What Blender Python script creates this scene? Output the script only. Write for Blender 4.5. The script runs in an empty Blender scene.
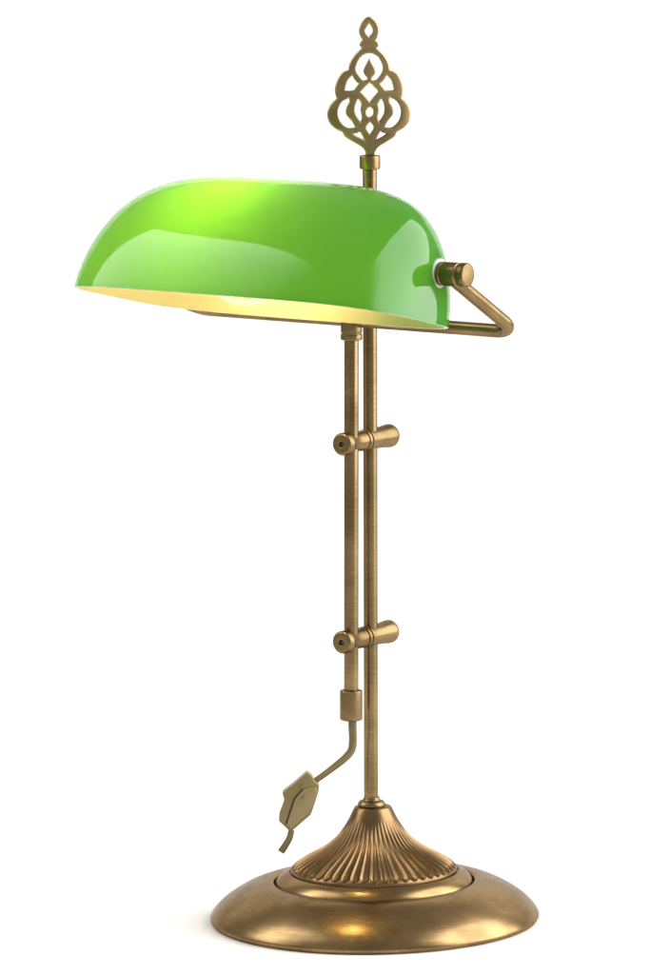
import bpy, bmesh, math, random
from mathutils import Vector, Matrix
import numpy as np
random.seed(3)

S = 0.0006            # metres per layout unit
GZ = 7.5              # layout height of the table top below the layout origin
scene = bpy.context.scene
col = scene.collection

# ------------------------------------------------------------------ camera
EL = math.radians(7.87)
DIST = 5650.0
AIM = Vector((-46.5, 0, 433 + GZ))
fwd = Vector((0, math.cos(EL), -math.sin(EL)))
cd = bpy.data.cameras.new("camera")
cam = bpy.data.objects.new("camera", cd)
col.objects.link(cam)
cam.location = (AIM - fwd * DIST) * S
cam.rotation_euler = (math.pi / 2 - EL, 0, 0)
cd.sensor_fit = 'VERTICAL'
cd.sensor_height = 36.0
cd.lens = DIST / 975.0 * 36.0
cd.clip_start = 0.05
cd.clip_end = 60
scene.camera = cam

# ------------------------------------------------------------------ world: dim studio
w = bpy.data.worlds.new("World")
scene.world = w
w.use_nodes = True
bg = w.node_tree.nodes["Background"]
bg.inputs[0].default_value = (1.0, 0.99, 0.97, 1)
bg.inputs[1].default_value = 0.38

scene.view_settings.view_transform = 'Standard'
scene.view_settings.look = 'None'
scene.view_settings.exposure = 0.0
scene.view_settings.gamma = 1.0
scene.cycles.use_denoising = True
scene.cycles.max_bounces = 12
scene.cycles.diffuse_bounces = 6
scene.cycles.transmission_bounces = 8
scene.cycles.sample_clamp_indirect = 12.0

def area(name, loc, target, sx, sy, power, color=(1, 1, 1)):
    l = bpy.data.lights.new(name, 'AREA')
    l.shape = 'RECTANGLE'
    l.size, l.size_y = sx, sy
    l.energy = power
    l.color = color
    o = bpy.data.objects.new(name, l)
    col.objects.link(o)
    o.location = loc
    o.rotation_euler = (Vector(target) - Vector(loc)).to_track_quat('-Z', 'Y').to_euler()
    return o

def feather(o, edge, width, axis=0):
    """softbox whose cloth dims towards one edge: emission falls off over `width` of its own face"""
    l = o.data
    l.use_nodes = True
    t = l.node_tree
    e = t.nodes["Emission"]
    g = t.nodes.new("ShaderNodeNewGeometry")
    sx = t.nodes.new("ShaderNodeSeparateXYZ")
    t.links.new(g.outputs["Parametric"], sx.inputs[0])
    m = t.nodes.new("ShaderNodeMapRange")
    m.interpolation_type = 'SMOOTHSTEP'
    m.inputs["From Min"].default_value = 0.0 if edge == 0 else 1.0
    m.inputs["From Max"].default_value = width if edge == 0 else 1.0 - width
    m.inputs["To Min"].default_value = 0.0
    m.inputs["To Max"].default_value = 1.0
    t.links.new(sx.outputs[axis], m.inputs["Value"])
    t.links.new(m.outputs[0], e.inputs["Strength"])

SB_L = area("softbox", (-1.12, -0.15, 1.15), (0, 0.15, 0.34), 1.15, 1.15, 18)
SB_R = area("softbox", (1.40, -0.14, 0.98), (0, 0.15, 0.42), 2.20, 1.95, 60)
feather(SB_L, 1, 0.85)
feather(SB_R, 0, 0.32)

# ------------------------------------------------------------------ materials
def nt(name):
    m = bpy.data.materials.new(name)
    m.use_nodes = True
    t = m.node_tree
    for n in list(t.nodes):
        t.nodes.remove(n)
    out = t.nodes.new("ShaderNodeOutputMaterial")
    return m, t, out

def node(t, typ, **kw):
    n = t.nodes.new(typ)
    for k, v in kw.items():
        setattr(n, k, v)
    return n

def brass(name, base, dark, rough=0.34, mode='tube', streak=0.5, bump=0.05, aniso=0.0):
    m, t, out = nt(name)
    p = node(t, "ShaderNodeBsdfPrincipled")
    p.inputs["Metallic"].default_value = 1.0
    p.inputs["Specular Tint"].default_value = (0.62, 0.58, 0.55, 1)   # darker edge tint, standing in for dark surroundings mirrored at grazing angles
    tc = node(t, "ShaderNodeTexCoord")
    mp = node(t, "ShaderNodeMapping")
    L = t.links.new
    if mode == 'tube':                      # fine scratches running round the tube
        mp.inputs["Scale"].default_value = (60, 60, 2600)
        L(tc.outputs["Object"], mp.inputs["Vector"])
        vec = mp.outputs["Vector"]
    elif mode == 'spun':                    # scratches running round the axis of a spun piece
        sx = node(t, "ShaderNodeSeparateXYZ")
        L(tc.outputs["Object"], sx.inputs[0])
        a = node(t, "ShaderNodeMath", operation='ARCTAN2')
        L(sx.outputs["Y"], a.inputs[0]); L(sx.outputs["X"], a.inputs[1])
        am = node(t, "ShaderNodeMath", operation='MULTIPLY')
        L(a.outputs[0], am.inputs[0]); am.inputs[1].default_value = 5.0
        le = node(t, "ShaderNodeVectorMath", operation='LENGTH')
        L(tc.outputs["Object"], le.inputs[0])
        rm = node(t, "ShaderNodeMath", operation='MULTIPLY')
        L(le.outputs["Value"], rm.inputs[0]); rm.inputs[1].default_value = 1500.0
        cb = node(t, "ShaderNodeCombineXYZ")
        L(am.outputs[0], cb.inputs[0]); L(rm.outputs[0], cb.inputs[1])
        vec = cb.outputs[0]
    else:                                   # plain satin grain
        mp.inputs["Scale"].default_value = (900, 900, 900)
        L(tc.outputs["Object"], mp.inputs["Vector"])
        vec = mp.outputs["Vector"]
    n1 = node(t, "ShaderNodeTexNoise")
    n1.inputs["Scale"].default_value = 1.0
    n1.inputs["Detail"].default_value = 4.0
    L(vec, n1.inputs["Vector"])
    n2 = node(t, "ShaderNodeTexNoise")      # broad patina clouds
    n2.inputs["Scale"].default_value = 38.0
    n2.inputs["Detail"].default_value = 5.0
    oi = node(t, "ShaderNodeObjectInfo")
    off = node(t, "ShaderNodeVectorMath", operation='MULTIPLY_ADD')
    L(oi.outputs["Random"], off.inputs[0])
    off.inputs[1].default_value = (3.1, 1.7, 2.3)
    L(tc.outputs["Object"], off.inputs[2])
    L(off.outputs[0], n2.inputs["Vector"])
    mx = node(t, "ShaderNodeMix", data_type='FLOAT')
    mx.inputs[0].default_value = streak
    L(n2.outputs["Fac"], mx.inputs[2]); L(n1.outputs["Fac"], mx.inputs[3])
    cr = node(t, "ShaderNodeValToRGB")
    cr.color_ramp.elements[0].position = 0.33
    cr.color_ramp.elements[0].color = (*dark, 1)
    cr.color_ramp.elements[1].position = 0.64
    cr.color_ramp.elements[1].color = (*base, 1)
    L(mx.outputs[0], cr.inputs[0])
    L(cr.outputs[0], p.inputs["Base Color"])
    mr = node(t, "ShaderNodeMapRange")
    mr.inputs["From Min"].default_value = 0.3
    mr.inputs["From Max"].default_value = 0.7
    mr.inputs["To Min"].default_value = rough + 0.06
    mr.inputs["To Max"].default_value = rough - 0.05
    L(mx.outputs[0], mr.inputs["Value"])
    L(mr.outputs[0], p.inputs["Roughness"])
    bp = node(t, "ShaderNodeBump")
    bp.inputs["Strength"].default_value = bump
    bp.inputs["Distance"].default_value = 0.0004
    L(n1.outputs["Fac"], bp.inputs["Height"])
    L(bp.outputs[0], p.inputs["Normal"])
    if aniso:                               # fine turning marks stretch highlights across themselves
        p.inputs["Anisotropic"].default_value = aniso
        p.inputs["Anisotropic Rotation"].default_value = 0.25
        tg = node(t, "ShaderNodeTangent", direction_type='RADIAL', axis='Z')
        L(tg.outputs[0], p.inputs["Tangent"])
    L(p.outputs[0], out.inputs[0])
    return m

BR = (0.335, 0.230, 0.108)
BD = (0.155, 0.103, 0.047)
M_tube = brass("antique_brass_tube", BR, BD, 0.28, 'tube', 0.4, 0.05, 0.75)
M_spun = brass("antique_brass_spun", (0.385, 0.252, 0.115), (0.19, 0.122, 0.055), 0.27, 'spun', 0.28, 0.03, 0.4)
M_cone = brass("antique_brass_cast", (0.27, 0.172, 0.084), (0.15, 0.092, 0.043), 0.30, 'grain', 0.12, 0.0)
M_sat = brass("antique_brass_satin", BR, BD, 0.33, 'grain', 0.4, 0.04)
M_fin = brass("antique_brass_cut_plate", (0.55, 0.405, 0.20), (0.27, 0.19, 0.09), 0.31, 'grain', 0.12, 0.02)

def simple(name, colr, rough=0.5, metallic=0.0, noise=0.0, coat=0.0, scale=60):
    m, t, out = nt(name)
    p = node(t, "ShaderNodeBsdfPrincipled")
    p.inputs["Roughness"].default_value = rough
    p.inputs["Metallic"].default_value = metallic
    p.inputs["Coat Weight"].default_value = coat
    n = node(t, "ShaderNodeTexNoise")
    n.inputs["Scale"].default_value = scale
    n.inputs["Detail"].default_value = 4
    tc = node(t, "ShaderNodeTexCoord")
    t.links.new(tc.outputs["Object"], n.inputs["Vector"])
    cr = node(t, "ShaderNodeValToRGB")
    cr.color_ramp.elements[0].position = 0.3
    cr.color_ramp.elements[1].position = 0.7
    cr.color_ramp.elements[0].color = (*[c * (1 - noise) for c in colr], 1)
    cr.color_ramp.elements[1].color = (*[min(1, c * (1 + noise)) for c in colr], 1)
    t.links.new(n.outputs["Fac"], cr.inputs[0])
    t.links.new(cr.outputs[0], p.inputs["Base Color"])
    t.links.new(p.outputs[0], out.inputs[0])
    return m

M_dark = simple("recess_shade_dark", (0.025, 0.017, 0.009), 0.6, 0.0, 0.2)  # near-black colour painting the shade in the screw holes and seam groove
M_washer = simple("clear_plastic_washer", (0.62, 0.70, 0.62), 0.25, 0.0, 0.05)
M_cord = simple("gold_plastic_cord", (0.205, 0.158, 0.066), 0.42, 0.25, 0.12, 0.15)
M_switch = simple("gold_plastic_switch", (0.27, 0.205, 0.080), 0.45, 0.25, 0.10, 0.15)
M_switch2 = simple("gold_plastic_switch_rocker", (0.33, 0.25, 0.105), 0.4, 0.2, 0.06, 0.15)
M_bd = simple("white_paper_sweep", (0.90, 0.90, 0.90), 0.9, 0.0, 0.004)
M_socket = simple("socket_brass", (0.30, 0.21, 0.08), 0.35, 1.0, 0.1)

def translucent_glass(name, colr, trans, tw, coat):
    m, t, out = nt(name)
    L = t.links.new
    n = node(t, "ShaderNodeTexNoise")
    n.inputs["Scale"].default_value = 14
    n.inputs["Detail"].default_value = 3
    tc = node(t, "ShaderNodeTexCoord")
    L(tc.outputs["Object"], n.inputs["Vector"])
    def ramp(c):
        cr = node(t, "ShaderNodeValToRGB")
        cr.color_ramp.elements[0].position = 0.3
        cr.color_ramp.elements[1].position = 0.7
        cr.color_ramp.elements[0].color = (*[x * 0.97 for x in c], 1)
        cr.color_ramp.elements[1].color = (*[min(1, x * 1.03) for x in c], 1)
        L(n.outputs["Fac"], cr.inputs[0])
        return cr.outputs[0]
    d = node(t, "ShaderNodeBsdfDiffuse")
    L(ramp(colr), d.inputs[0])
    tr = node(t, "ShaderNodeBsdfTranslucent")
    L(ramp(trans), tr.inputs[0])
    mx = node(t, "ShaderNodeMixShader")
    mx.inputs[0].default_value = tw
    L(d.outputs[0], mx.inputs[1]); L(tr.outputs[0], mx.inputs[2])
    if coat:
        g = node(t, "ShaderNodeBsdfGlossy")
        g.inputs["Roughness"].default_value = 0.045
        g.inputs["Color"].default_value = (1, 1, 1, 1)
        fr = node(t, "ShaderNodeFresnel")
        fr.inputs["IOR"].default_value = 1.40
        m2 = node(t, "ShaderNodeMixShader")
        L(fr.outputs[0], m2.inputs[0])
        L(mx.outputs[0], m2.inputs[1]); L(g.outputs[0], m2.inputs[2])
        L(m2.outputs[0], out.inputs[0])
    else:
        L(mx.outputs[0], out.inputs[0])
    return m

M_green = translucent_glass("green_cased_glass", (0.010, 0.23, 0.032), (0.23, 0.74, 0.042), 0.60, True)
M_lining = translucent_glass("cream_glass_lining", (0.90, 0.70, 0.47), (0.86, 0.80, 0.68), 0.66, False)

def emit(name, colr, s):
    m, t, out = nt(name)
    e = node(t, "ShaderNodeEmission")
    e.inputs[0].default_value = (*colr, 1)
    e.inputs[1].default_value = s
    lw = node(t, "ShaderNodeTexNoise")
    lw.inputs["Scale"].default_value = 5
    t.links.new(e.outputs[0], out.inputs[0])
    return m
M_fil = emit("glowing_filament", (1.0, 0.77, 0.42), 430.0)

def clear_glass(name):
    m, t, out = nt(name)
    L = t.links.new
    tr = node(t, "ShaderNodeBsdfTransparent")
    tr.inputs[0].default_value = (0.97, 0.96, 0.93, 1)
    g = node(t, "ShaderNodeBsdfGlossy")
    g.inputs["Roughness"].default_value = 0.05
    g.inputs["Color"].default_value = (0.9, 0.9, 0.9, 1)
    lw = node(t, "ShaderNodeLayerWeight")
    lw.inputs["Blend"].default_value = 0.25
    mx = node(t, "ShaderNodeMixShader")
    L(lw.outputs["Facing"], mx.inputs[0])
    L(tr.outputs[0], mx.inputs[1]); L(g.outputs[0], mx.inputs[2])
    L(mx.outputs[0], out.inputs[0])
    return m
M_bulb = clear_glass("clear_bulb_glass")

# ------------------------------------------------------------------ mesh helpers
PSI = math.radians(34.84)
CP, SP = math.cos(PSI), math.sin(PSI)
def LP(u, f, z):
    """lamp frame (u along the shade, f towards its front, z up) -> layout frame"""
    return Vector((CP * u - SP * f, -SP * u - CP * f, z + GZ))
AX_U = Vector((CP, -SP, 0))
AX_F = Vector((-SP, -CP, 0))

def link_mesh(name, bm, mat, parent, loc=(0, 0, 0), rot=None, smooth=True, auto=None):
    bmesh.ops.scale(bm, vec=(S, S, S), verts=bm.verts)
    bmesh.ops.recalc_face_normals(bm, faces=bm.faces)
    me = bpy.data.meshes.new(name)
    bm.to_mesh(me); bm.free()
    for m in (mat if isinstance(mat, (list, tuple)) else [mat]):
        me.materials.append(m)
    o = bpy.data.objects.new(name, me)
    col.objects.link(o)
    for p in me.polygons:
        p.use_smooth = smooth
    if auto is not None:
        me.set_sharp_from_angle(angle=math.radians(auto))
    o.parent = parent
    M = Matrix.Translation(Vector(loc) * S)
    if rot is not None:
        M = M @ rot.to_4x4()
    o.matrix_world = M if parent is None else M     # root sits at the origin
    o.matrix_parent_inverse = Matrix.Identity(4)
    if parent is not None:
        pm = world_of(parent)
        o.matrix_basis = pm.inverted() @ M
    else:
        o.matrix_basis = M
    WORLD[o.name] = M
    return o

WORLD = {}
def world_of(o):
    return WORLD.get(o.name, Matrix.Identity(4))

def lathe(bm, prof, seg=64, closed=False):
    """prof: list of (r, z) about the local z axis; r = 0 gives a pole"""
    rings = []
    for r, z in prof:
        if r < 1e-6:
            rings.append([bm.verts.new((0, 0, z))])
        else:
            rings.append([bm.verts.new((r * math.cos(2 * math.pi * i / seg), r * math.sin(2 * math.pi * i / seg), z)) for i in range(seg)])
    for a, b in zip(rings[:-1], rings[1:]):
        if len(a) == 1 and len(b) == 1:
            continue
        for i in range(seg):
            j = (i + 1) % seg
            if len(a) == 1:
                bm.faces.new((a[0], b[i], b[j]))
            elif len(b) == 1:
                bm.faces.new((a[i], b[0], a[j]))
            else:
                bm.faces.new((a[i], b[i], b[j], a[j]))
    return rings

def rounded(prof, rad=0.8, n=3):
    """round the corners of a lathe profile"""
    out = [prof[0]]
    for a, b, c in zip(prof[:-2], prof[1:-1], prof[2:]):
        A, B, C_ = Vector(a), Vector(b), Vector(c)
        la, lc = (A - B).length, (C_ - B).length
        if la < 1e-6 or lc < 1e-6:
            out.append(b); continue
        r = min(rad, la * 0.45, lc * 0.45)
        p, q = B + (A - B).normalized() * r, B + (C_ - B).normalized() * r
        for i in range(n + 1):
            t = i / n
            v = p * (1 - t) ** 2 + B * 2 * t * (1 - t) + q * t * t
            out.append((v.x, v.y))
    out.append(prof[-1])
    return out

def smooth_prof(pts, n=6):
    """Catmull-Rom through (r, z) points"""
    P = [Vector(p) for p in pts]
    P = [P[0] * 2 - P[1]] + P + [P[-1] * 2 - P[-2]]
    out = []
    for i in range(1, len(P) - 2):
        p0, p1, p2, p3 = P[i - 1:i + 3]
        for k in range(n):
            t = k / n
            v = 0.5 * ((2 * p1) + (p2 - p0) * t + (2 * p0 - 5 * p1 + 4 * p2 - p3) * t * t + (3 * p1 - p0 - 3 * p2 + p3) * t ** 3)
            out.append((v.x, v.y))
    out.append((P[-2].x, P[-2].y))
    return out

def axis_rot(axis):
    """rotation taking local z to axis"""
    return Vector((0, 0, 1)).rotation_difference(axis).to_matrix()

def turned(name, prof, mat, parent, loc, axis=Vector((0, 0, 1)), seg=48, auto=35):
    bm = bmesh.new()
    lathe(bm, prof, seg)
    return link_mesh(name, bm, mat, parent, loc, axis_rot(axis), True, auto)

def sweep(bm, pts, rx, ry=None, seg=20, up=Vector((0, 1, 0)), caps=True, twist=None):
    ry = ry or rx
    P = [Vector(p) for p in pts]
    rings = []
    prev = None
    for i, p in enumerate(P):
        t = (P[min(i + 1, len(P) - 1)] - P[max(i - 1, 0)]).normalized()
        if prev is None:
            s = t.cross(up).normalized()
        else:
            s = (prev - t * prev.dot(t)).normalized()
        prev = s
        n = s.cross(t)
        a0 = twist(i / (len(P) - 1)) if twist else 0
        s2, n2 = s * math.cos(a0) + n * math.sin(a0), n * math.cos(a0) - s * math.sin(a0)
        X = rx(i / (len(P) - 1)) if callable(rx) else rx
        Y = ry(i / (len(P) - 1)) if callable(ry) else ry
        ring = []
        for k in range(seg):
            a = 2 * math.pi * k / seg
            ca, sa = math.cos(a), math.sin(a)
            ring.append(bm.verts.new(p + s2 * (X * ca) + n2 * (Y * sa)))
        rings.append(ring)
    for a, b in zip(rings[:-1], rings[1:]):
        for k in range(seg):
            j = (k + 1) % seg
            bm.faces.new((a[k], a[j], b[j], b[k]))
    if caps:
        bm.faces.new(rings[0][::-1]); bm.faces.new(rings[-1])

def catmull(pts, n=8):
    P = [Vector(p) for p in pts]
    P = [P[0] * 2 - P[1]] + P + [P[-1] * 2 - P[-2]]
    out = []
    for i in range(1, len(P) - 2):
        p0, p1, p2, p3 = P[i - 1:i + 3]
        for k in range(n):
            t = k / n
            out.append(0.5 * ((2 * p1) + (p2 - p0) * t + (2 * p0 - 5 * p1 + 4 * p2 - p3) * t * t + (3 * p1 - p0 - 3 * p2 + p3) * t ** 3))
    out.append(P[-2])
    return out

# ------------------------------------------------------------------ setting: white paper sweep
def make_sweep():
    bm = bmesh.new()
    prof = [(-1.9, 0.0), (-0.8, 0.0), (0.45, 0.0)]
    R = 0.4
    for i in range(1, 17):
        a = math.pi / 2 * i / 16
        prof.append((0.45 + R * math.sin(a), R - R * math.cos(a)))
    prof.append((0.85, 0.85))
    W = 0.85
    rows = [[bm.verts.new((x / S, y / S, z / S)) for x in (-W, -W / 2, 0, W / 2, W)] for y, z in prof]
    for a, b in zip(rows[:-1], rows[1:]):
        for i in range(4):
            bm.faces.new((a[i], a[i + 1], b[i + 1], b[i]))
    o = link_mesh("backdrop", bm, M_bd, None, (3.7, 0, 0), Matrix.Rotation(math.radians(-0.95), 3, 'Y'))
    o["kind"] = "structure"
    o["label"] = "plain white studio backdrop sweeping up behind the lamp"
    return o
make_sweep()

# ------------------------------------------------------------------ the lamp
lamp = bpy.data.objects.new("desk_lamp", None)
col.objects.link(lamp)
lamp.empty_display_size = 0.05
lamp["label"] = "antique brass desk lamp with a glowing green glass shade, pierced finial and round fluted base"
lamp["category"] = "lamp"
CX = 3.7        # base axis sits a hair to the right of the layout origin

TILT = Matrix.Rotation(math.radians(-0.95), 3, 'Y')   # the table top runs up a hair to the right
TAX = TILT @ Vector((0, 0, 1))
# base disc
bp = [(0, -7.5 + GZ), (160, -7.5 + GZ)]
up = smooth_prof([(165.2, -6.0), (166.2, -3.6), (165.2, -0.4), (161.5, 5.0), (153.5, 12.9), (142, 20.8), (129, 27.6), (116, 32.0), (105, 33.6)], 6)
bp += [(162.2, -7.5 + GZ), (164.4, -7.2 + GZ), (164.6, -6.4 + GZ)]
bp += [(r, z + GZ) for r, z in up]
bp += [(102.2, 33.4 + GZ), (101.3, 32.2 + GZ), (101.2, 26 + GZ), (0, 26 + GZ)]
base = turned("base", bp, M_spun, lamp, (CX, 0, 0), axis=TAX, seg=160, auto=50)
# stepped ring inside it
rp = [(0, 25), (100.0, 25), (100.2, 29.0)]
rp += smooth_prof([(100.0, 30.2), (98.2, 34.5), (94, 39.0), (89.5, 41.8), (86.2, 43.2)], 5)
rp += [(85.4, 42.9), (84.6, 41.5), (80, 41.5), (0, 41.5)]
ring = turned("stepped_ring", [(r, z + GZ) for r, z in rp], M_spun, base, (CX, 0, 0), axis=TAX, seg=128, auto=45)

# fluted cone
def make_cone():
    key = [(18.4, 108.6), (20.6, 104.5), (23.2, 99), (26.6, 92.5), (31.2, 85.5), (37.2, 78.2), (44.6, 71.4), (54, 65.0), (65, 58.8), (75, 53.0), (81.5, 48.4), (84.0, 45.2)]
    pr = smooth_prof(key, 8)
    L = [0]
    for a, b in zip(pr[:-1], pr[1:]):
        L.append(L[-1] + math.hypot(b[0] - a[0], b[1] - a[1]))
    NF, SUB = 50, 14
    seg = NF * SUB
    bm = bmesh.new()
    rows = []
    s0, s1 = 10.0, L[-1] - 1.2
    def groove(s, t, r):
        cell = math.pi * r / NF                       # half cell width
        hw = 0.90
        endl = max(cell * 1.5, 5)
        if s < s0 or s > s1:
            return 0
        if s > s1 - endl:
            q = 1 - (s - (s1 - endl)) / endl
            hw *= math.sqrt(max(0, 1 - (1 - q) ** 2))
        tl = 26.0
        k = min(1, (s - s0) / tl)
        if hw < 1e-3 or abs(t) >= hw:
            return 0
        return cell * 0.62 * k * hw * math.sqrt(max(0, 1 - (t / hw) ** 2)) ** 1.25
    n = len(pr)
    for i, (r, z) in enumerate(pr):
        a, b = pr[max(0, i - 1)], pr[min(n - 1, i + 1)]
        tx, tz = b[0] - a[0], b[1] - a[1]
        l = math.hypot(tx, tz)
        nr, nz = -tz / l, tx / l                      # outward normal (up and out)
        row = []
        for k in range(seg):
            t = ((k % SUB) / SUB) * 2 - 1
            d = groove(L[i], t, r)
            rr, zz = r - nr * d, z - nz * d
            an = 2 * math.pi * k / seg
            row.append(bm.verts.new((rr * math.cos(an), rr * math.sin(an), zz + GZ)))
        rows.append(row)
    low = [bm.verts.new((83.4 * math.cos(2 * math.pi * k / seg), 83.4 * math.sin(2 * math.pi * k / seg), 41.6 + GZ)) for k in range(seg)]
    rows.append(low)
    top = [bm.verts.new((16.6 * math.cos(2 * math.pi * k / seg), 16.6 * math.sin(2 * math.pi * k / seg), 109.3 + GZ)) for k in range(seg)]
    rows.insert(0, top)
    for a, b in zip(rows[:-1], rows[1:]):
        for k in range(seg):
            j = (k + 1) % seg
            bm.faces.new((a[k], a[j], b[j], b[k]))
    bm.faces.new(top)
    bm.faces.new(low[::-1])
    return link_mesh("fluted_cone", bm, M_cone, base, (CX, 0, 0), TILT, True, 60)
make_cone()

# rear pole, its foot
pole = turned("pole", rounded([(0, 109 + GZ), (7.1, 109 + GZ), (7.1, 752 + GZ), (0, 752 + GZ)], 0.5), M_tube, lamp, (0.3, 0, 0), axis=Vector((-0.0032, 0, 1)).normalized(), seg=40)
turned("pole_foot", rounded([(0, 108.8 + GZ), (13.4, 108.8 + GZ), (14.2, 111 + GZ), (12.6, 114.2 + GZ), (8.6, 115.6 + GZ), (7.9, 118.2 + GZ), (7.0, 118.8 + GZ)], 1.4, 4), M_sat, pole, (0.5, 0, 0), seg=48, auto=50)

# front tube that carries the bracket
FT = LP(1, 37, 0); FT.z = 0
tube = turned("sliding_tube", rounded([(0, 215 + GZ), (7.2, 215 + GZ), (7.2, 590 + GZ), (0, 590 + GZ)], 0.5), M_tube, lamp, FT, seg=40)
turned("collar", rounded([(0, 202.6 + GZ), (10.2, 202.6 + GZ), (11.3, 203.6 + GZ), (11.3, 232.2 + GZ), (10.5, 233 + GZ), (7.3, 233 + GZ), (7.3, 225 + GZ)], 0.7), M_sat, tube, FT, seg=48)
turned("collar", rounded([(7.3, 590 + GZ), (7.3, 585.0 + GZ), (10.2, 585.0 + GZ), (10.9, 585.8 + GZ), (10.9, 590.4 + GZ), (9.8, 590.8 + GZ), (9.8, 592.0 + GZ), (10.7, 592.4 + GZ), (10.7, 602 + GZ), (0, 602 + GZ)], 0.4), M_sat, tube, FT, seg=48)

# clamps: turned rods through both tubes, along the lamp's front-back axis
def make_clamp(zc):
    org = LP(0, 0, zc)
    ax = AX_F
    # local z = towards the front
    pr = [(0, -35.2), (9.0, -35.0), (10.8, -34.2), (11.6, -32.6), (11.8, -30.2), (11.6, -26.0), (11.0, -20.0), (10.5, -12.0), (10.1, 7.0)]
    pr += [(10.6, 7.2), (10.9, 8.6), (10.6, 10.0), (9.1, 10.4), (9.1, 11.8), (10.6, 12.2), (10.9, 14.0), (10.6, 15.8), (9.1, 16.2), (9.1, 17.4), (10.0, 18.0)]
    pr += [(9.8, 30), (9.9, 40.5), (10.4, 41.2), (10.4, 42.2), (8.2, 42.4), (8.2, 43.4)]
    body = turned("clamp", [(r, z) for r, z in pr] + [(0, 43.4)], M_sat, lamp, org, ax, 48, 40)
    turned("clamp_knob", rounded([(0, 43.5), (7.6, 43.5), (7.6, 44.0), (10.8, 44.0), (11.4, 44.8), (11.4, 51.6), (9.9, 53.4), (3.0, 53.6), (2.6, 51.4), (0, 51.2)], 0.7), M_sat, body, org, ax, 48, 40)
    bm = bmesh.new()
    lathe(bm, [(0, 52.2), (2.4, 52.2), (2.5, 51.6), (0, 51.6)], 6)
    link_mesh("screw_hole_shade", bm, M_dark, body, org, axis_rot(ax), False)  # dark plug painted as the shade inside the knob's screw hole
    return body
make_clamp(482)
make_clamp(283)

# bracket: long bar behind the shade, arms bent forward and up to the pivots
ZB, ZP, FP = 604.8, 670.5, 149.0
def make_bracket():
    UB = 196.0
    def corner(P, Q, R_, rad, n=10):
        P, Q, R_ = Vector(P), Vector(Q), Vector(R_)
        d1, d2 = (P - Q).normalized(), (R_ - Q).normalized()
        ang = d1.angle(d2)
        tl = rad / math.tan(ang / 2)
        a = Q + d1 * tl; b = Q + d2 * tl
        cdir = (d1 + d2).normalized()
        c = Q + cdir * (rad / math.sin(ang / 2))
        pts = []
        va, vb = a - c, b - c
        tot = va.angle(vb)
        for i in range(n + 1):
            t = i / n
            v = va * (math.sin((1 - t) * tot) / math.sin(tot)) + vb * (math.sin(t * tot) / math.sin(tot))
            pts.append(c + v)
        return pts
    A0, A1 = LP(-189, FP, ZP), LP(-UB, 37, ZB)
    B1, B0 = LP(UB, 37, ZB), LP(189, FP, ZP)
    pts = [A0, A0.lerp(A1, 0.4)] + corner(A0, A1, B1, 23, 14) + [A1.lerp(B1, t) for t in (0.25, 0.5, 0.75)] + corner(A1, B1, B0, 23, 14) + [B0.lerp(B1, 0.4), B0]
    bm = bmesh.new()
    sweep(bm, pts, 6.7, seg=28, up=Vector((0, 0, 1)))
    return link_mesh("bracket", bm, M_sat, lamp, (0, 0, 0), None, True, 50)
bracket = make_bracket()

def make_pivot(sgn):
    org = LP(0, FP, ZP)
    ax = AX_U * sgn
    k = turned("pivot_knob", rounded([(0, 181.8), (10.6, 181.8), (11.6, 182.6), (11.6, 185.4), (10.9, 186.0), (10.9, 187.0), (11.6, 187.6), (11.6, 202.4), (10.4, 203.2), (10.4, 204.6), (0, 204.6)], 0.5), M_tube if False else M_sat, lamp, org, ax, 56, 40)
    turned("end_cap", rounded([(0, 204.8), (10.6, 204.8), (11.8, 205.8), (11.8, 212.0), (10.6, 213.4), (0, 213.4)], 0.8), M_sat, k, org, ax, 56, 40)
    turned("washer", rounded([(0, 167), (13.8, 167), (14.4, 168), (14.4, 180.6), (13.6, 181.6), (0, 181.6)], 0.8), M_washer, k, org, ax, 48, 40)
    return k
make_pivot(1)
make_pivot(-1)

# lamp holder and bulb on the pivot axis, inside the shade
org = LP(0, FP, ZP)
rod = turned("socket_rod", [(0, 156), (5.5, 156), (5.5, 62), (0, 62)], M_socket, lamp, org, AX_U, 24, 40)
turned("socket", rounded([(0, 66), (13, 66), (19, 60), (19, 20), (21, 18), (21, 10), (0, 10)], 1.5), M_socket, rod, org, AX_U, 40, 40)
bulb = turned("light_bulb", smooth_prof([(0, -92), (18, -88.5), (33, -78), (42, -62), (44.5, -47), (42, -33), (34, -18), (24, -4), (17.5, 6), (16, 12), (0, 12)], 5), M_bulb, lamp, org, AX_U, 48, 60)
turned("filament", smooth_prof([(0, -52), (4, -51), (6, -46), (6, -34), (4, -29), (0, -28)], 4), M_fil, bulb, LP(0, FP + 8, ZP + 24), AX_U, 24, 60)

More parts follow.
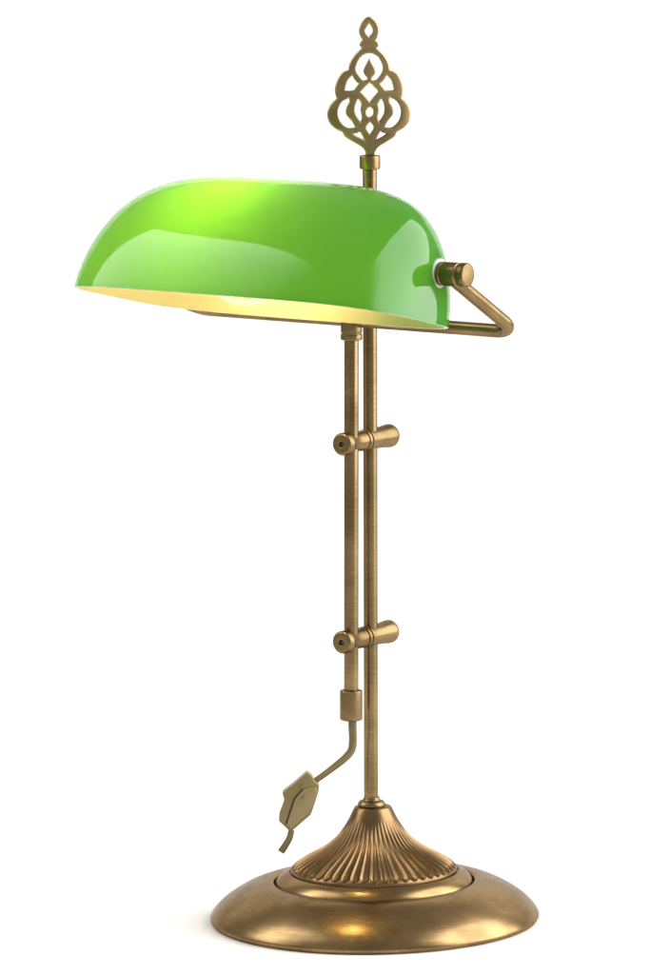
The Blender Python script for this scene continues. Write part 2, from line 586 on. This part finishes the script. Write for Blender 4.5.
# ------------------------------------------------------------------ the glass shade
def make_shade():
    A, B, H = 184.3, 108.4, 128.1
    p, k, kp, pt, q = 3.92, 3.74, 4.0, 1.78, -0.14
    tau, roll, w0, z0 = math.radians(12.21), math.radians(-0.13), 189.2, 629.9
    NT, NB = 120, 64
    def surf(scale_a, scale_b, scale_h, flip=0):
        rows = []
        for i in range(NT + 1):
            x = -1 + 2 * i / NT
            t = math.copysign(1 - (1 - abs(x)) ** 2.1, x)
            if i in (1, NT - 1):
                t = math.copysign(0.99999, x)
            f = max(0, 1 - abs(t) ** p) ** (1 / p)
            g = max(0, 1 - abs(t) ** k) ** (1 / kp)
            row = []
            for j in range(NB + 1):
                be = math.pi * j / NB
                c, s = math.cos(be), math.sin(be)
                r = 1 / ((abs(c) ** pt + abs(s) ** pt) ** (1 / pt))
                W = (B if c > 0 else 101.0) * scale_b * f * r * c
                Z = H * scale_h * g * r * s
                W += q * Z
                U = A * scale_a * t
                W, Z = W * math.cos(tau) - Z * math.sin(tau), W * math.sin(tau) + Z * math.cos(tau)
                U, Z = U * math.cos(roll) - Z * math.sin(roll), U * math.sin(roll) + Z * math.cos(roll)
                if abs(U) > 90:          # flat ground seat for the pivot washer
                    d2 = (W + w0 - 149.0) ** 2 + (Z + z0 - 670.5) ** 2
                    U -= math.copysign(2.2 * math.exp(-d2 / (2 * 26.0 ** 2)), U)
                row.append(LP(U, W + w0, Z + z0))
            rows.append(row)
        return rows
    th = 3.0
    bm = bmesh.new()
    outer = [[bm.verts.new(v) for v in row] for row in surf(1, 1, 1)]
    inner = [[bm.verts.new(v) for v in row] for row in surf(1 - th / A, 1 - th / B, 1 - th / H)]
    def quads(g, mi):
        for a, b in zip(g[:-1], g[1:]):
            for j in range(NB):
                fc = bm.faces.new((a[j], a[j + 1], b[j + 1], b[j]))
                fc.material_index = mi
    quads(outer, 0); quads(inner, 1)
    def rimq(o, i):
        for x in range(len(o) - 1):
            bm.faces.new((o[x], o[x + 1], i[x + 1], i[x])).material_index = 0
    rimq([r[0] for r in outer], [r[0] for r in inner])
    rimq([r[-1] for r in outer], [r[-1] for r in inner])
    rimq(outer[0], inner[0]); rimq(outer[-1], inner[-1])
    o = link_mesh("lamp_shade", bm, [M_green, M_lining], lamp, (0, 0, 0), None, True, 60)
    return o
make_shade()

# ------------------------------------------------------------------ finial: pierced brass plate on top of the pole
def make_finial():
    def cr_closed(pts, n=5):
        """closed Catmull-Rom; points with a third value 1 stay sharp"""
        N = len(pts); out = []
        for i in range(N):
            p1, p2 = pts[i], pts[(i + 1) % N]
            p0 = pts[(i - 1) % N] if not p1[2] else (2 * p1[0] - p2[0], 2 * p1[1] - p2[1], 0)
            p3 = pts[(i + 2) % N] if not p2[2] else (2 * p2[0] - p1[0], 2 * p2[1] - p1[1], 0)
            for k in range(n):
                t = k / n
                out.append(tuple(0.5 * (2 * p1[c] + (p2[c] - p0[c]) * t + (2 * p0[c] - 5 * p1[c] + 4 * p2[c] - p3[c]) * t * t + (3 * p1[c] - p0[c] - 3 * p2[c] + p3[c]) * t ** 3) for c in (0, 1)))
        return out
    AXX = lambda y: 367.3 + (y - 18) * (1.5 / 132)
    def half(pts):
        """(x, y[, sharp]) in photograph units down the left side -> offsets"""
        return [(p[0] - AXX(p[1]), p[1], p[2] if len(p) > 2 else 0) for p in pts]
    def sym(pts):
        h = half(pts)
        h = [(0.0 if abs(x) < 0.9 else x, y, s) for x, y, s in h]
        right = [(-x, y, s) for x, y, s in h if x != 0.0]
        return h + right[::-1]
    outline = sym([(367.4, 17.4), (360.7, 21.8), (357.8, 30), (359.4, 36.6), (361.6, 40.6, 1), (359.2, 42.2), (358.4, 44.8), (360.4, 48.2, 1), (353.2, 55.6), (348.8, 63), (347.4, 70.2, 1), (341.2, 73), (337, 79), (334.4, 87), (334.6, 93), (336.0, 98.2, 1), (330, 104.6), (327.0, 113.4), (329, 122), (334.6, 128.2), (341.6, 131.8, 1), (344.6, 136.9), (353, 142.0), (360, 146.2), (364.0, 151.0), (364.4, 155.6, 1)])
    holes = []
    holes.append(sym([(367.4, 22.6, 1), (363.4, 29.2), (364.2, 33.6), (367.4, 37.4, 1)]))
    holes.append(sym([(367.4, 52.8), (359.6, 56.0), (354.8, 63.6), (354.4, 71.2), (360.4, 79.6), (364.4, 80.4), (366.2, 78.0), (363.0, 73.6), (362.4, 70.2), (364.6, 65.2), (367.5, 59.2, 1)]))
    def both(pts):
        h = half(pts)
        holes.append(h)
        holes.append([(-x, y, s) for x, y, s in h][::-1])
    both([(350.6, 74.6, 1), (345.4, 80.8), (342.9, 90.6, 1), (347.6, 91.0), (352.4, 90.6, 1), (357.8, 83.6, 1), (354.4, 80.6)])
    holes.append(sym([(367.8, 82.2, 1), (363.0, 87.0), (358.7, 91.6, 1), (363.2, 96.0), (368.5, 102.4, 1)]))
    both([(347.8, 97, 1), (340, 101.8), (336.2, 111), (338.6, 121.0), (346, 127.8), (354.4, 127.6, 1), (351.3, 121.6), (345.4, 114.2), (345.6, 107.4), (348.5, 101.4)])
    both([(356.4, 98.6), (353.4, 105.2), (353.8, 113.8), (359.4, 122.4, 1), (360.8, 117), (359.4, 109.2), (360.2, 103.6)])
    holes.append([(4.0 * math.cos(a), 112 + 5.2 * math.sin(a), 0) for a in [i * math.pi / 6 for i in range(12)]])
    holes.append(sym([(368.9, 121.0, 1), (364.4, 127.2), (368.9, 134.8, 1)]))
    both([(350.6, 133.2, 1), (355.4, 132.6), (358.8, 131.6), (363.8, 140.6, 1), (356, 136.8)])
    cu = bpy.data.curves.new("finial_curve", 'CURVE')
    cu.dimensions = '2D'; cu.fill_mode = 'BOTH'
    cu.extrude = 0.9; cu.bevel_depth = 1.45; cu.bevel_resolution = 4; cu.offset = -1.0
    for pts in [outline] + holes:
        P = cr_closed(pts)
        sp = cu.splines.new('POLY')
        sp.points.add(len(P) - 1)
        for i, (x, y) in enumerate(P):
            sp.points[i].co = (x, -y, 0, 1)
        sp.use_cyclic_u = True
    tmp = bpy.data.objects.new("tmp", cu)
    me = bpy.data.meshes.new_from_object(tmp)
    bpy.data.objects.remove(tmp)
    bm = bmesh.new(); bm.from_mesh(me)
    bpy.data.meshes.remove(me)
    bmesh.ops.remove_doubles(bm, verts=bm.verts, dist=0.01)
    # (x, -y) in photograph units; plate stands upright, facing the camera, leaning 0.6 degrees
    z_of = lambda y: 765.9 + (155 - y) * 0.992
    for v in bm.verts:
        x, y, zz = v.co.x, -v.co.y, v.co.z
        v.co = (x + (y - 155) * 0.011, -zz + 0.003 * x * x, z_of(y) + GZ)
    o = link_mesh("finial", bm, M_fin, lamp, (-1.6, 0, 0), Matrix.Rotation(math.radians(9), 3, 'Z'), True, 35)
    return o
finial = make_finial()
turned("collar", rounded([(7.1, 751.9 + GZ), (9.8, 752.2 + GZ), (10.4, 753 + GZ), (10.4, 764.6 + GZ), (9.6, 765.6 + GZ), (4.5, 766.2 + GZ), (0, 766.4 + GZ)], 0.6), M_sat, finial, (-2.0, 0, 0), seg=48)

# ------------------------------------------------------------------ cord with inline switch
def img(x, y, depth=0.0):
    """photograph coordinates at a given layout depth -> layout point (used for the traced outline of the flat switch)"""
    c = AIM - fwd * DIST
    upv = Vector((0, math.sin(EL), math.cos(EL)))
    d = fwd + Vector((1, 0, 0)) * ((x - 325) / DIST) + upv * ((487.5 - y) / DIST)
    s = (depth - c.y) / d.y
    return c + d * s
DC = FT.y
cpts = catmull([img(352.3, 716, DC), img(352.6, 728, DC), img(353.0, 741, DC - 1), img(351.2, 750.5, DC - 2), (img(344.5, 758.5, DC - 4)), img(334, 767, DC - 7), img(322, 776, DC - 10), img(312, 782.6, DC - 12), img(304, 787, DC - 14)], 8)
bm = bmesh.new()
sweep(bm, cpts, lambda t: 4.3 - 0.6 * t, lambda t: 2.4, seg=18, up=Vector((0, 1, 0)), twist=lambda t: 0.9 * max(0, min(1, (t - 0.25) / 0.5)))
cord = link_mesh("cord", bm, M_cord, lamp, (0, 0, 0), None, True, 60)
bm = bmesh.new()
tp = catmull([img(291.5, 830, DC - 14), img(289.5, 838, DC - 14), img(285.5, 845, DC - 13), img(281, 851.8, DC - 12)], 5)
sweep(bm, tp, lambda t: 3.0 + 0.6 * t, lambda t: 1.8, seg=16, up=Vector((0, 1, 0)))
link_mesh("cord_tail", bm, M_cord, cord, (0, 0, 0), None, True, 60)

def prism(name, outline, d0, d1, mat, parent, bev=1.2):
    bm = bmesh.new()
    f0 = [bm.verts.new(img(270 + x / 5.42, 680 + y / 5.42, d0)) for x, y in outline]
    f1 = [bm.verts.new(v.co + Vector((0, d1 - d0, 0))) for v in f0]
    bm.faces.new(f0); bm.faces.new(f1[::-1])
    n = len(f0)
    for i in range(n):
        j = (i + 1) % n
        bm.faces.new((f0[i], f1[i], f1[j], f0[j]))
    bmesh.ops.recalc_face_normals(bm, faces=bm.faces)
    bmesh.ops.bevel(bm, geom=list(bm.edges), offset=bev, segments=3, affect='EDGES', profile=0.5)
    return link_mesh(name, bm, mat, parent, (0, 0, 0), None, True, 40)
D0 = DC - 20
sw = prism("inline_switch", [(200, 502), (228, 522), (240, 548), (268, 572), (262, 612), (222, 730), (112, 825), (48, 766), (50, 730), (78, 655), (66, 612), (120, 570)], D0, D0 + 15, M_switch, cord, 1.3)
# raised half shell and the seam between the halves
prism("switch_cover", [(186, 590), (248, 582), (256, 612), (214, 722), (112, 812), (92, 782), (136, 650)], D0 - 2.4, D0 + 3, M_switch2, sw, 0.9)
bm = bmesh.new()
sweep(bm, catmull([img(270 + x / 5.42, 680 + y / 5.42, D0 - 0.35) for x, y in [(182, 590), (150, 620), (130, 648), (110, 706), (86, 780)]], 5), 0.55, seg=8)
link_mesh("seam", bm, M_dark, sw)
bm = bmesh.new()
lathe(bm, rounded([(0, -1.4), (2.6, -1.4), (3.0, -0.6), (3.0, 2), (0, 2)], 0.4), 20)
link_mesh("cord_grip", bm, M_cord, sw, img(303.2, 786.4, D0 - 0.6), axis_rot(Vector((0, 1, 0))), True, 40)
bm = bmesh.new()
lathe(bm, rounded([(0, -0.7), (1.8, -0.7), (2.1, -0.2), (2.1, 2), (0, 2)], 0.3), 16)
link_mesh("screw", bm, M_socket, sw, img(303.0, 797.5, D0 - 2.6), axis_rot(Vector((0, 1, 0))), True, 40)
